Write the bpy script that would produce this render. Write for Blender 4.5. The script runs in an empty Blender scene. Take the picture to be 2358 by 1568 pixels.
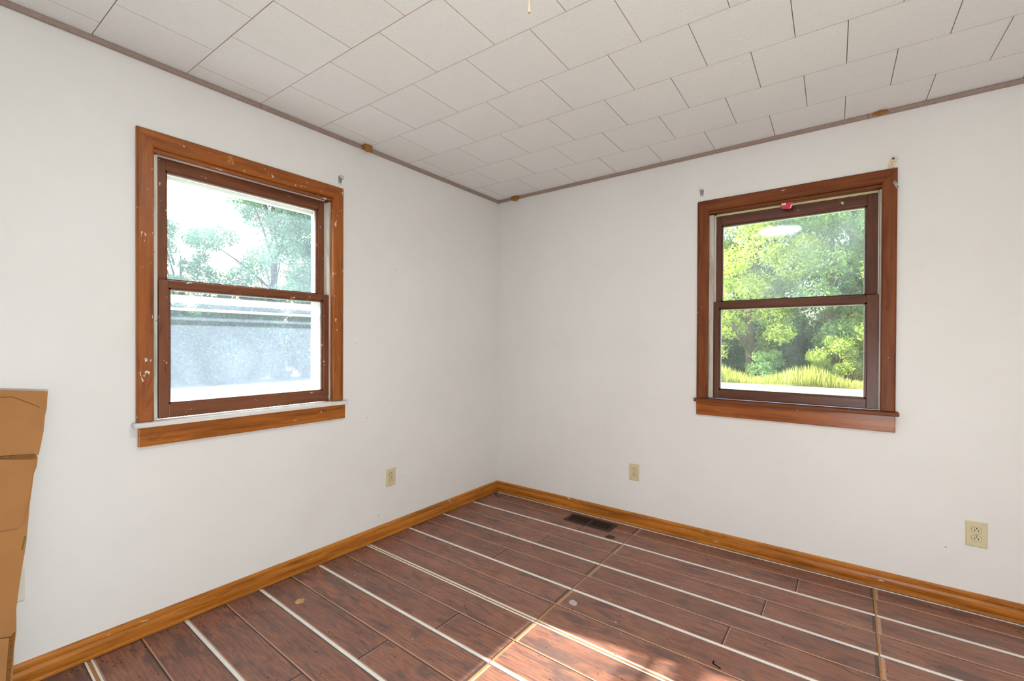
import bpy, bmesh, math, random
import numpy as np
from mathutils import Vector, Matrix

rnd = random.Random(7)
S = bpy.context.scene
C = S.collection

# ------------------------------------------------------------------ camera
def make_camera():
    yaw, pitch, roll = 0.641236, -0.006225, 0.004446
    f = Vector((-math.sin(yaw)*math.cos(pitch), math.cos(yaw)*math.cos(pitch), math.sin(pitch)))
    r = Vector((math.cos(yaw), math.sin(yaw), 0)); u = r.cross(f)
    r2 = r*math.cos(roll)+u*math.sin(roll); u2 = -r*math.sin(roll)+u*math.cos(roll)
    cd = bpy.data.cameras.new('camera'); co = bpy.data.objects.new('camera', cd); C.objects.link(co)
    m = Matrix((r2, u2, -f)).transposed().to_4x4(); m.translation = Vector((2.39176, -3.0027, 1.24923))
    co.matrix_world = m
    cd.sensor_width = 36; cd.sensor_fit = 'HORIZONTAL'; cd.lens = 36*1047.62/2358
    cd.shift_y = 12.18/2358; cd.clip_start = 0.02; cd.clip_end = 400
    S.camera = co
make_camera()

# ------------------------------------------------------------------ world, sun, exposure
SUN_DIR = Vector((1, 0.2, -0.765)).normalized()      # travel direction of sunlight
w = bpy.data.worlds.new('world'); S.world = w; w.use_nodes = True
nt = w.node_tree; nt.nodes.clear()
sky = nt.nodes.new('ShaderNodeTexSky'); sky.sky_type = 'NISHITA'; sky.sun_disc = False
sky.sun_elevation = math.radians(36.9); sky.sun_rotation = math.radians(258.7)
sky.air_density = 1.0; sky.dust_density = 4.0; sky.ozone_density = 1.0
bgn = nt.nodes.new('ShaderNodeBackground'); bgn.inputs['Strength'].default_value = 0.70
won = nt.nodes.new('ShaderNodeOutputWorld')
nt.links.new(sky.outputs[0], bgn.inputs[0]); nt.links.new(bgn.outputs[0], won.inputs[0])
sl = bpy.data.lights.new('sun', 'SUN'); sl.energy = 20.0; sl.angle = math.radians(0.9); sl.color = (1.0, 0.97, 0.93)
so = bpy.data.objects.new('sun', sl); C.objects.link(so); so.location = (-30, -8, 24)
so.rotation_euler = SUN_DIR.to_track_quat('-Z', 'Y').to_euler()
FILL_W = 82.0                                          # added uplighter, bounced flash fill, watts
DISH_L = 36.0                                           # added lit dish on the ceiling lamp, radiance
S.view_settings.view_transform = 'Standard'; S.view_settings.look = 'None'
S.view_settings.gamma = 1.0; S.view_settings.use_curve_mapping = False
S.view_settings.exposure = 0.0

# ------------------------------------------------------------------ room constants
RX, RY, RZ, WT = 3.75, -3.2, 2.44, 0.15               # room: x 0..RX, y RY..0, z 0..RZ

# ------------------------------------------------------------------ helpers
def lin(r, g, b):
    def k(c):
        c /= 255.0
        return c/12.92 if c <= 0.04045 else ((c+0.055)/1.055)**2.4
    return (k(r), k(g), k(b), 1)

def tag(o, label=None, cat=None, group=None, kind=None):
    if label: o['label'] = label
    if cat: o['category'] = cat
    if group: o['group'] = group
    if kind: o['kind'] = kind
    return o

def empty(name, loc, label=None, cat=None, group=None, kind=None):
    o = bpy.data.objects.new(name, None); C.objects.link(o); o.location = loc; o.empty_display_size = 0.1
    return tag(o, label, cat, group, kind)

WORLD = {}
def wloc(o):
    v = Vector((0, 0, 0))
    while o is not None:
        v += Vector(o.location); o = o.parent
    return v

class MB:
    """collects geometry in world coordinates; build() links it as one mesh object"""
    def __init__(s): s.v = []; s.f = []; s.m = []
    def add(s, vs, fs, mi=0):
        n = len(s.v); s.v += [tuple(x) for x in vs]; s.f += [tuple(i+n for i in q) for q in fs]; s.m += [mi]*len(fs)
        return s
    def box(s, a, b, mi=0, c=0.0):
        x0, y0, z0 = [min(p, q) for p, q in zip(a, b)]; x1, y1, z1 = [max(p, q) for p, q in zip(a, b)]
        if c <= 0:
            vs = [(x0,y0,z0),(x1,y0,z0),(x1,y1,z0),(x0,y1,z0),(x0,y0,z1),(x1,y0,z1),(x1,y1,z1),(x0,y1,z1)]
            return s.add(vs, [(0,3,2,1),(4,5,6,7),(0,1,5,4),(1,2,6,5),(2,3,7,6),(3,0,4,7)], mi)
        bm = bmesh.new(); bmesh.ops.create_cube(bm, size=1)
        for v in bm.verts:
            v.co = Vector(((x0+x1)/2+v.co.x*(x1-x0), (y0+y1)/2+v.co.y*(y1-y0), (z0+z1)/2+v.co.z*(z1-z0)))
        c = min(c, 0.45*min(x1-x0, y1-y0, z1-z0))
        bmesh.ops.bevel(bm, geom=bm.edges[:], offset=c, segments=2, affect='EDGES', profile=0.6)
        s.bm(bm, mi); return s
    def bm(s, bm, mi=0):
        bm.verts.index_update()
        s.add([v.co for v in bm.verts], [[v.index for v in f.verts] for f in bm.faces], mi); bm.free(); return s
    def prism(s, poly, d, mi=0):
        """poly: list of 3D points (planar), d: extrusion vector"""
        n = len(poly); d = Vector(d); P = [Vector(p) for p in poly]
        nrm = Vector((0,0,0))
        for i in range(n): nrm += P[i].cross(P[(i+1) % n])
        if nrm.dot(d) > 0: P = P[::-1]
        vs = P+[p+d for p in P]
        fs = [tuple(range(n)), tuple(range(2*n-1, n-1, -1))]+[(i, n+i, n+(i+1) % n, (i+1) % n) for i in range(n)]
        return s.add(vs, fs, mi)
    def sweep(s, sections, mi=0, cap=True):
        """list of rings (same length) joined into a skin"""
        n = len(sections[0]); vs = [p for r in sections for p in r]; fs = []
        for k in range(len(sections)-1):
            for i in range(n):
                j = (i+1) % n; fs.append((k*n+i, k*n+j, (k+1)*n+j, (k+1)*n+i))
        if cap:
            fs.append(tuple(range(n-1, -1, -1))); fs.append(tuple(range((len(sections)-1)*n, len(sections)*n)))
        return s.add(vs, fs, mi)
    def tube(s, pts, rad, n=8, mi=0):
        P = [Vector(p) for p in pts]; rings = []
        for i, p in enumerate(P):
            t = (P[min(i+1, len(P)-1)]-P[max(i-1, 0)]).normalized()
            a = t.cross(Vector((0.13, 0.31, 1))).normalized() if abs(t.z) < 0.95 else t.cross(Vector((1, 0.2, 0))).normalized()
            b = t.cross(a); r = rad[i] if isinstance(rad, (list, tuple)) else rad
            rings.append([p+(a*math.cos(6.28318*k/n)+b*math.sin(6.28318*k/n))*r for k in range(n)])
        return s.sweep(rings, mi)
    def lathe(s, c, axis, prof, n=24, mi=0):
        """prof: (radius, height along axis)"""
        ax = Vector(axis).normalized(); a = ax.orthogonal().normalized(); b = ax.cross(a); c = Vector(c)
        rings = [[c+ax*h+(a*math.cos(2*math.pi*k/n)+b*math.sin(2*math.pi*k/n))*max(r, 1e-5) for k in range(n)] for r, h in prof]
        return s.sweep(rings, mi)
    def build(s, name, mats, parent=None, smooth=False, origin=None):
        mats = mats if isinstance(mats, (list, tuple)) else [mats]
        if origin is None:
            if parent is not None and parent.type == 'EMPTY': origin = wloc(parent)
            else:
                a = np.array(s.v); origin = Vector(((a[:,0].min()+a[:,0].max())/2, (a[:,1].min()+a[:,1].max())/2, a[:,2].min()))
        origin = Vector(origin)
        me = bpy.data.meshes.new(name)
        me.from_pydata([tuple(Vector(v)-origin) for v in s.v], [], s.f)
        for m in mats: me.materials.append(m)
        if any(s.m): me.polygons.foreach_set('material_index', s.m)
        if smooth: me.polygons.foreach_set('use_smooth', [True]*len(me.polygons))
        me.update()
        o = bpy.data.objects.new(name, me); C.objects.link(o)
        if parent is not None:
            o.parent = parent; o.location = origin-wloc(parent)
        else: o.location = origin
        return o

# ------------------------------------------------------------------ materials
class NT:
    def __init__(s, name):
        s.m = bpy.data.materials.new(name); s.m.use_nodes = True; s.t = s.m.node_tree; s.t.nodes.clear()
        s.out = s.n('ShaderNodeOutputMaterial')
    def n(s, typ, **kw):
        x = s.t.nodes.new(typ)
        for k, v in kw.items(): setattr(x, k, v)
        return x
    def l(s, a, b): s.t.links.new(a, b)
    def coords(s, which='Object', scale=(1,1,1), rand=False):
        tc = s.n('ShaderNodeTexCoord'); mp = s.n('ShaderNodeMapping'); mp.inputs['Scale'].default_value = scale
        src = tc.outputs[which]
        if which == 'World':
            pass
        if rand:
            oi = s.n('ShaderNodeObjectInfo'); mu = s.n('ShaderNodeMath', operation='MULTIPLY'); mu.inputs[1].default_value = 37.0
            s.l(oi.outputs['Random'], mu.inputs[0]); va = s.n('ShaderNodeVectorMath', operation='ADD')
            s.l(src, va.inputs[0]); s.l(mu.outputs[0], va.inputs[1]); src = va.outputs[0]
        s.l(src, mp.inputs[0]); return mp.outputs[0]
    def pos(s, scale=(1,1,1)):
        g = s.n('ShaderNodeNewGeometry'); mp = s.n('ShaderNodeMapping'); mp.inputs['Scale'].default_value = scale
        s.l(g.outputs['Position'], mp.inputs[0]); return mp.outputs[0]
    def noise(s, vec, scale=5, detail=4, rough=0.55, dist=0.0):
        x = s.n('ShaderNodeTexNoise'); x.inputs['Scale'].default_value = scale; x.inputs['Detail'].default_value = detail
        x.inputs['Roughness'].default_value = rough; x.inputs['Distortion'].default_value = dist
        s.l(vec, x.inputs['Vector']); return x.outputs['Fac']
    def ramp(s, fac, stops):
        x = s.n('ShaderNodeValToRGB'); e = x.color_ramp.elements
        while len(e) < len(stops): e.new(0.5)
        for k, (p, c) in zip(e, stops): k.position = p; k.color = c if isinstance(c, tuple) else (c, c, c, 1)
        s.l(fac, x.inputs[0]); return x.outputs[0]
    def mix(s, fac, a, b, mode='MIX'):
        x = s.n('ShaderNodeMix', data_type='RGBA', blend_type=mode)
        for sock, v in ((x.inputs[0], fac), (x.inputs[6], a), (x.inputs[7], b)):
            if hasattr(v, 'is_linked') or hasattr(v, 'links'): s.l(v, sock)
            else: sock.default_value = v
        return x.outputs[2]
    def bump(s, h, strength=0.3, dist=0.01):
        x = s.n('ShaderNodeBump'); x.inputs['Strength'].default_value = strength; x.inputs['Distance'].default_value = dist
        s.l(h, x.inputs['Height']); return x.outputs[0]
    def bsdf(s, col, rough=0.5, spec=0.5, metal=0.0, normal=None, **kw):
        x = s.n('ShaderNodeBsdfPrincipled')
        for k, v in (('Base Color', col), ('Roughness', rough), ('Specular IOR Level', spec), ('Metallic', metal)):
            if hasattr(v, 'links'): s.l(v, x.inputs[k])
            else: x.inputs[k].default_value = v
        if normal is not None: s.l(normal, x.inputs['Normal'])
        for k, v in kw.items(): x.inputs[k].default_value = v
        s.l(x.outputs[0], s.out.inputs[0]); return s.m

def simple(name, col, rough=0.5, spec=0.5, metal=0.0, var=0.12, scale=30):
    t = NT(name); v = t.coords('Object')
    c = t.ramp(t.noise(v, scale, 4), [(0.3, tuple(x*(1-var) for x in col[:3])+(1,)), (0.7, tuple(min(1, x*(1+var)) for x in col[:3])+(1,))])
    return t.bsdf(c, rough, spec, metal)

def mat_wall():
    t = NT('wall_paint'); v = t.pos()
    base = t.ramp(t.noise(v, 1.3, 4, 0.6), [(0.3, lin(231, 230, 227)), (0.7, lin(237, 236, 234))])
    st = t.ramp(t.noise(v, 2.2, 6, 0.7, 0.5), [(0.60, 0.0), (0.85, 0.35)])
    c = t.mix(st, base, lin(224, 216, 204))
    vo = t.n('ShaderNodeTexVoronoi'); vo.inputs['Scale'].default_value = 7.0; t.l(v, vo.inputs['Vector'])
    d = t.ramp(vo.outputs['Distance'], [(0.016, 1.0), (0.026, 0.0)])
    sel = t.ramp(t.noise(v, 3.1, 2), [(0.44, 0.0), (0.54, 0.8)])
    dm = t.n('ShaderNodeMath', operation='MULTIPLY'); t.l(d, dm.inputs[0]); t.l(sel, dm.inputs[1])
    c = t.mix(dm.outputs[0], c, lin(120, 100, 85))
    sc = t.noise(t.pos((3, 3, 9)), 9, 6, 0.75, 1.2)
    sm = t.ramp(sc, [(0.70, 0.0), (0.73, 0.4)])
    c = t.mix(sm, c, lin(170, 166, 160))
    h = t.noise(v, 120, 3); h2 = t.noise(v, 9, 3)
    ad = t.n('ShaderNodeMath', operation='ADD'); t.l(h, ad.inputs[0]); t.l(h2, ad.inputs[1])
    return t.bsdf(c, 0.45, 0.35, normal=t.bump(ad.outputs[0], 0.10, 0.004))

def mat_tile():
    t = NT('ceiling_tile_white'); v = t.pos()
    vr = t.pos((1.0, 2.2, 1.0))
    c = t.ramp(t.noise(v, 1.0, 3), [(0.3, lin(240, 239, 237)), (0.7, lin(244, 243, 241))])
    oi = t.n('ShaderNodeObjectInfo')
    c = t.mix(t.ramp(oi.outputs['Random'], [(0, 0.0), (1, 0.5)]), c, lin(238, 236, 233))
    h = t.noise(vr, 85, 4, 0.6, 0.8)
    return t.bsdf(c, 0.65, 0.25, normal=t.bump(h, 0.75, 0.006))

def mat_plank(name, tint=(1,1,1), edge=None):
    t = NT(name)
    v = t.coords('Object', (1, 1, 1), rand=True)
    mp = t.n('ShaderNodeMapping'); mp.inputs['Scale'].default_value = (2.2, 30, 1); t.l(v, mp.inputs[0])
    mp2 = t.n('ShaderNodeMapping'); mp2.inputs['Scale'].default_value = (2.0, 7.0, 1); t.l(v, mp2.inputs[0])
    mp3 = t.n('ShaderNodeMapping'); mp3.inputs['Scale'].default_value = (1.0, 9.0, 1); t.l(v, mp3.inputs[0])
    g = t.noise(mp.outputs[0], 3.0, 8, 0.65, 0.9)
    cl = t.noise(mp2.outputs[0], 2.6, 4, 0.55, 1.0)
    og = t.noise(mp2.outputs[0], 4.1, 3, 0.5, 1.6)
    c = t.ramp(g, [(0.28, lin(98, 62, 50)), (0.5, lin(138, 90, 72)), (0.72, lin(160, 110, 88))])
    c = t.mix(t.ramp(og, [(0.47, 0.0), (0.64, 0.75)]), c, lin(170, 108, 80))
    c = t.mix(t.ramp(cl, [(0.50, 0.0), (0.64, 0.80)]), c, lin(84, 66, 66))
    # cathedral rings
    wv = t.n('ShaderNodeTexWave', wave_type='BANDS', bands_direction='Y'); wv.inputs['Scale'].default_value = 2.2
    wv.inputs['Distortion'].default_value = 9.0; wv.inputs['Detail'].default_value = 2.5; wv.inputs['Detail Scale'].default_value = 0.8
    t.l(mp3.outputs[0], wv.inputs['Vector'])
    c = t.mix(t.ramp(wv.outputs['Fac'], [(0.02, 0.42), (0.22, 0.0)]), c, lin(84, 54, 46))
    oi = t.n('ShaderNodeObjectInfo')
    c = t.mix(t.ramp(oi.outputs['Random'], [(0, 0.0), (1, 0.28)]), c, lin(92, 60, 50))
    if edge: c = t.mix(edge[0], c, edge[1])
    dust = t.noise(t.pos((1, 1, 1)), 2.2, 5, 0.7)
    c = t.mix(t.ramp(dust, [(0.35, 0.04), (0.75, 0.18)]), c, lin(190, 160, 145))
    rg = t.ramp(t.noise(t.pos(), 5, 4), [(0.3, 0.36), (0.7, 0.52)])
    return t.bsdf(c, rg, 0.45, normal=t.bump(g, 0.12, 0.003))

def mat_wood(name, dark, mid, light, axis, rough=0.32, chips=0.0, chipcol=(225,222,215), spec=0.32, knots=True, bare=0.0):
    """varnished wood, grain along axis 0/1/2"""
    t = NT(name)
    sc = [26, 26, 26]; sc[axis] = 1.6
    v = t.pos(tuple(sc)); g = t.noise(v, 1.6, 7, 0.6, 0.6)
    sc2 = [7, 7, 7]; sc2[axis] = 1.4
    v2 = t.pos(tuple(sc2)); k = t.noise(v2, 1.7, 3, 0.5, 1.2)
    c = t.ramp(g, [(0.28, lin(*dark)), (0.5, lin(*mid)), (0.75, lin(*light))])
    c = t.mix(t.ramp(k, [(0.45, 0.0), (0.75, 0.6)]), c, lin(*light))
    c = t.mix(t.ramp(t.noise(v2, 3.1, 3, 0.5, 2.0), [(0.62, 0.0), (0.74, 0.6)]), c, lin(*dark))
    if bare > 0:
        b = t.noise(t.pos((1.0, 1.0, 1.0)), 11, 5, 0.7, 0.7)
        c = t.mix(t.ramp(b, [(0.70-bare*0.1, 0.0), (0.73-bare*0.1, 0.8)]), c, lin(190, 122, 68))
    if chips > 0:
        cs_ = [1, 1, 1]; cs_[axis] = 0.42
        b = t.noise(t.pos(tuple(cs_)), 40, 4, 0.6, 0.4)
        c = t.mix(t.ramp(b, [(0.74-chips*0.08, 0.0), (0.755-chips*0.08, 0.9)]), c, lin(*chipcol))
    return t.bsdf(c, rough, spec, normal=t.bump(g, 0.08, 0.003))

def mat_glass(name, dirt, dirt_scale=3.0, tint=(0.97, 0.99, 0.98, 1), seed=0.0, lo=0.35, hi=0.75, rough=0.02, dcol=(0.82, 0.85, 0.88, 1)):
    """window glass: clear + Fresnel reflection + film of dust that scatters light"""
    t = NT(name); g = t.n('ShaderNodeNewGeometry')
    tr = t.n('ShaderNodeBsdfTransparent'); tr.inputs[0].default_value = tint
    gl = t.n('ShaderNodeBsdfGlossy'); gl.inputs['Roughness'].default_value = rough; gl.inputs[0].default_value = (1, 1, 1, 1)
    fr = t.n('ShaderNodeFresnel'); fr.inputs[0].default_value = 1.5
    m1 = t.n('ShaderNodeMixShader'); t.l(fr.outputs[0], m1.inputs[0]); t.l(tr.outputs[0], m1.inputs[1]); t.l(gl.outputs[0], m1.inputs[2])
    df = t.n('ShaderNodeBsdfDiffuse'); df.inputs[0].default_value = dcol
    tl = t.n('ShaderNodeBsdfTranslucent'); tl.inputs[0].default_value = dcol
    md = t.n('ShaderNodeMixShader'); md.inputs[0].default_value = 0.6; t.l(df.outputs[0], md.inputs[1]); t.l(tl.outputs[0], md.inputs[2])
    v = t.pos(); va = t.n('ShaderNodeVectorMath', operation='ADD'); va.inputs[1].default_value = (seed, seed*2, seed*3); t.l(v, va.inputs[0])
    n1 = t.noise(va.outputs[0], dirt_scale, 5, 0.65, 0.8)
    vo = t.n('ShaderNodeTexVoronoi'); vo.inputs['Scale'].default_value = 42; t.l(va.outputs[0], vo.inputs['Vector'])
    sp = t.ramp(vo.outputs['Distance'], [(0.05, 0.35), (0.12, 0.0)])
    r = t.ramp(n1, [(lo, dirt[0]), (hi, dirt[1])])
    mx = t.n('ShaderNodeMath', operation='ADD', use_clamp=True); t.l(r, mx.inputs[0])
    ms = t.n('ShaderNodeMath', operation='MULTIPLY'); t.l(sp, ms.inputs[0]); ms.inputs[1].default_value = dirt[2]
    t.l(ms.outputs[0], mx.inputs[1])
    m2 = t.n('ShaderNodeMixShader'); t.l(mx.outputs[0], m2.inputs[0]); t.l(m1.outputs[0], m2.inputs[1]); t.l(md.outputs[0], m2.inputs[2])
    t.l(m2.outputs[0], t.out.inputs[0]); return t.m

def mat_leaf(name, a, b, c3, trans=0.45):
    t = NT(name); g = t.n('ShaderNodeNewGeometry')
    n = t.noise(t.pos(), 0.9, 3)
    c = t.ramp(g.outputs['Random Per Island'], [(0.0, lin(*a)), (0.55, lin(*b)), (1.0, lin(*c3))])
    c = t.mix(t.ramp(n, [(0.4, 0.0), (0.65, 0.5)]), c, lin(*c3))
    df = t.n('ShaderNodeBsdfDiffuse'); tl = t.n('ShaderNodeBsdfTranslucent'); mx = t.n('ShaderNodeMixShader'); mx.inputs[0].default_value = trans
    t.l(c, df.inputs[0]); t.l(c, tl.inputs[0]); t.l(df.outputs[0], mx.inputs[1]); t.l(tl.outputs[0], mx.inputs[2])
    t.l(mx.outputs[0], t.out.inputs[0]); return t.m

def mat_ground(name, a, b, scale):
    t = NT(name); v = t.pos()
    c = t.ramp(t.noise(v, scale, 6, 0.7), [(0.35, lin(*a)), (0.65, lin(*b))])
    return t.bsdf(c, 0.9, 0.1, normal=t.bump(t.noise(v, scale*6, 3), 0.4, 0.03))

def mat_card(name, col):
    t = NT(name)
    v = t.coords('Object'); mp = t.n('ShaderNodeMapping'); mp.inputs['Scale'].default_value = (3, 160, 3); t.l(v, mp.inputs[0])
    f = t.noise(mp.outputs[0], 1.0, 2)
    c = t.ramp(t.noise(v, 6, 5, 0.6), [(0.3, tuple(x*0.88 for x in lin(*col)[:3])+(1,)), (0.7, lin(*col))])
    return t.bsdf(c, 0.8, 0.2, normal=t.bump(f, 0.12, 0.002))

M = {}
M['wall'] = mat_wall()
M['tile'] = mat_tile()
M['backing'] = simple('tile_backing_tan', lin(150, 122, 98), 0.9, 0.1)
M['tile_edge'] = simple('tile_edge_tan', lin(204, 184, 162), 0.9, 0.1)
M['crown'] = simple('crown_taupe', lin(158, 138, 128), 0.5, 0.3, var=0.10, scale=50)
M['plank'] = mat_plank('laminate_plank')
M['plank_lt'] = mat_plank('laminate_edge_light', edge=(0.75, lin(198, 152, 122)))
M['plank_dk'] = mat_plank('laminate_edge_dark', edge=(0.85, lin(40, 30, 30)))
M['seam'] = simple('seam_white', lin(236, 234, 228), 0.45, 0.4, var=0.06, scale=14)
M['seam_tan'] = simple('seam_tan', lin(176, 126, 74), 0.6, 0.3)
M['subfloor'] = simple('subfloor_dark', lin(52, 38, 32), 0.9, 0.1)
M['base_x'] = mat_wood('baseboard_oak_x', (112, 60, 16), (172, 104, 34), (204, 132, 54), 0, 0.3, chips=0.55)
M['base_y'] = mat_wood('baseboard_oak_y', (112, 60, 16), (172, 104, 34), (204, 132, 54), 1, 0.3, chips=0.55)
M['w1_v'] = mat_wood('casing_worn_v', (104, 54, 20), (148, 82, 32), (170, 100, 42), 2, 0.34, chips=1.0, bare=0.5)
M['w1_h'] = mat_wood('casing_worn_h', (104, 54, 20), (148, 82, 32), (170, 100, 42), 1, 0.34, chips=1.0, bare=0.7)
M['w1_apron'] = mat_wood('apron_pine_y', (98, 50, 12), (156, 88, 26), (192, 116, 44), 1, 0.3, chips=0.5)
M['w1_sash_v'] = mat_wood('sash_worn_v', (90, 50, 32), (118, 70, 46), (132, 80, 52), 2, 0.38, chips=0.75, bare=0.35)
M['w1_sash_h'] = mat_wood('sash_worn_h', (90, 50, 32), (118, 70, 46), (132, 80, 52), 1, 0.38, chips=0.75, bare=0.35)
M['w2_v'] = mat_wood('casing_brown_v', (84, 42, 20), (116, 62, 32), (136, 78, 42), 2, 0.45, chips=0.45, spec=0.2)
M['w2_h'] = mat_wood('casing_brown_h', (84, 42, 20), (116, 62, 32), (136, 78, 42), 0, 0.45, chips=0.45, spec=0.2)
M['w2_apron'] = mat_wood('apron_pine_x', (96, 46, 14), (146, 78, 30), (182, 106, 46), 0, 0.3, chips=0.3)
M['w2_sash_v'] = mat_wood('sash_brown_v', (68, 38, 28), (94, 54, 38), (112, 68, 48), 2, 0.36, chips=0.3)
M['w2_sash_h'] = mat_wood('sash_brown_h', (68, 38, 28), (94, 54, 38), (112, 68, 48), 0, 0.36, chips=0.3)
M['white_worn'] = mat_wood('sill_worn_white', (196, 194, 188), (226, 224, 220), (236, 235, 232), 1, 0.45, chips=0.8, chipcol=(120, 100, 84), spec=0.3)
M['white_trim'] = simple('storm_white', lin(226, 228, 228), 0.5, 0.35, var=0.08, scale=18)
M['channel'] = mat_wood('channel_aged_white', (150, 140, 118), (208, 204, 192), (226, 224, 216), 2, 0.4, chips=0.7, chipcol=(120, 104, 76), spec=0.4)
M['ivory'] = simple('outlet_ivory', lin(214, 202, 164), 0.35, 0.5, var=0.04)
M['ivory_pale'] = simple('outlet_white', lin(226, 224, 212), 0.4, 0.5, var=0.04)
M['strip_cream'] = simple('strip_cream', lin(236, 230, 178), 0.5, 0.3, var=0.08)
M['recess'] = simple('outlet_recess', lin(140, 124, 88), 0.6, 0.3)
M['slot'] = simple('slot_dark', lin(40, 28, 18), 0.7, 0.2)
M['steel'] = simple('bracket_steel', lin(170, 172, 172), 0.35, 0.5, 0.8, var=0.15)
M['brass'] = simple('lock_brass', lin(176, 150, 96), 0.35, 0.5, 0.7, var=0.2)
M['bronze'] = simple('lock_bronze', lin(84, 66, 40), 0.35, 0.5, 0.6, var=0.2)
M['vent'] = simple('register_brown', lin(66, 47, 39), 0.55, 0.3, 0.0, var=0.25, scale=60)
M['vent_dark'] = simple('register_void', lin(10, 7, 6), 1.0, 0.0)
M['mud'] = simple('nest_mud', lin(160, 112, 58), 0.95, 0.1, var=0.3, scale=90)
M['card'] = mat_card('cardboard', (180, 128, 78))
M['card_edge'] = simple('cardboard_edge', lin(134, 92, 50), 0.9, 0.1, var=0.25, scale=120)
M['ink'] = simple('print_green', lin(70, 96, 40), 0.8, 0.1)
M['bracket_cream'] = simple('bracket_cream', lin(226, 208, 178), 0.5, 0.4, var=0.05)
M['red'] = simple('tag_red', lin(206, 36, 62), 0.35, 0.5, var=0.15)
M['tag_white'] = simple('tag_white', lin(232, 226, 226), 0.4, 0.4, var=0.05)
M['debris'] = simple('debris_dark', lin(46, 34, 28), 0.9, 0.1, var=0.4)
M['debris_white'] = simple('debris_chips', lin(216, 208, 194), 0.8, 0.2, var=0.2)
M['green_bit'] = simple('leaf_bit', lin(110, 140, 30), 0.7, 0.2)
M['tan_bit'] = simple('paint_tan', lin(196, 160, 104), 0.8, 0.2, var=0.2)
M['mud_dark'] = simple('mud_dark', lin(84, 68, 48), 0.95, 0.1, var=0.3, scale=80)
M['smudge'] = simple('chalk_grey', lin(186, 176, 172), 0.9, 0.1, var=0.15, scale=120)
M['cord'] = simple('cord_tan', lin(176, 150, 124), 0.8, 0.2)
M['porcelain'] = simple('porcelain', lin(236, 234, 228), 0.2, 0.5, var=0.02)
M['door'] = mat_wood('door_brown', (74, 42, 26), (104, 62, 38), (124, 78, 48), 2, 0.4)
M['bark'] = mat_ground('bark', (70, 58, 48), (110, 96, 82), 9)
M['siding'] = simple('siding_white', lin(220, 220, 216), 0.6, 0.3)
M['leaf_y'] = mat_leaf('leaf_yellowgreen', (120, 154, 66), (172, 198, 92), (216, 226, 130))
M['leaf_g'] = mat_leaf('leaf_green', (80, 128, 92), (120, 164, 104), (180, 204, 124))
M['leaf_b'] = mat_leaf('leaf_bluegreen', (64, 108, 100), (96, 140, 118), (146, 180, 130), 0.35)
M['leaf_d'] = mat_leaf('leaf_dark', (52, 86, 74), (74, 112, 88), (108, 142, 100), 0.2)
M['grass'] = mat_leaf('grass_blades', (120, 146, 50), (176, 186, 84), (214, 210, 128), 0.35)
M['lawn'] = mat_ground('lawn', (120, 132, 76), (190, 186, 138), 3.0)
M['gravel'] = mat_ground('gravel', (214, 206, 192), (240, 236, 226), 5.0)
def emis(name, col, st):
    t = NT(name); e = t.n('ShaderNodeEmission'); e.inputs[0].default_value = col; e.inputs[1].default_value = st
    t.l(e.outputs[0], t.out.inputs[0]); return t.m
M['bulb'] = emis('lamp_diffuser_lit', (0.93, 0.985, 1.0, 1), DISH_L)
M['black_metal'] = simple('lamp_black', lin(48, 46, 44), 0.5, 0.4)
M['g1_up'] = mat_glass('glass_dusty_a', (0.03, 0.07, 0.2), 2.4, seed=1.0, dcol=(0.55, 0.74, 0.95, 1))
M['g1_lo'] = mat_glass('glass_dusty_b', (0.075, 0.13, 0.4), 2.0, seed=3.0, dcol=(0.55, 0.70, 0.92, 1))
M['g2_up'] = mat_glass('glass_dusty_c', (0.05, 0.28, 0.4), 2.6, seed=5.0, lo=0.42, hi=0.7, rough=0.05, dcol=(0.72, 0.86, 0.90, 1))
M['g2_lo'] = mat_glass('glass_dusty_d', (0.04, 0.14, 0.4), 2.2, seed=7.0, dcol=(0.72, 0.86, 0.90, 1))

# ------------------------------------------------------------------ room shell
# opening of the windows: s (along the wall) and z
W1 = dict(s0=-2.363, s1=-1.528, z0=0.900, z1=2.074)   # left wall (s = y)
W2 = dict(s0=1.677, s1=2.511, z0=0.900, z1=2.072)     # right wall (s = x)
def wall_with_hole(name, P, a, b, hole, label):
    """P(s, d, z) -> world; wall from s=a..b, z=-0.1..2.6, depth 0..WT, rectangular hole"""
    m = MB(); h = hole; o = 0.022
    def bx(s0, s1, z0, z1): m.box(P(s0, 0, z0), P(s1, WT, z1))
    bx(a, h['s0']-o, -0.1, 2.6); bx(h['s1']+o, b, -0.1, 2.6)
    bx(h['s0']-o, h['s1']+o, -0.1, h['z0']-0.02); bx(h['s0']-o, h['s1']+o, h['z1']+0.02, 2.6)
    ob = m.build(name, M['wall'], origin=P((a+b)/2, 0, 0))
    return tag(ob, label, 'wall', kind='structure')
PL = lambda s, d, z: Vector((-d, s, z))
PR = lambda s, d, z: Vector((s, d, z))
PE = lambda s, d, z: Vector((RX+d, s, z))
PB = lambda s, d, z: Vector((s, RY-d, z))
wall_with_hole('wall_left', PL, RY-WT, 0, W1, 'scuffed off-white painted wall with the worn white-silled window')
wall_with_hole('wall_right', PR, -WT, RX+WT, W2, 'scuffed off-white painted wall with the brown-silled window and two outlets')
tag(MB().box((RX, RY-WT, -0.1), (RX+WT, 0, 2.6)).build('wall_side', M['wall'], origin=(RX, RY/2, 0)), 'off-white painted wall facing the worn white-silled window', 'wall', kind='structure')
D1 = dict(s0=1.99, s1=2.85, z0=0.0, z1=2.05)
mb = MB()
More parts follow.
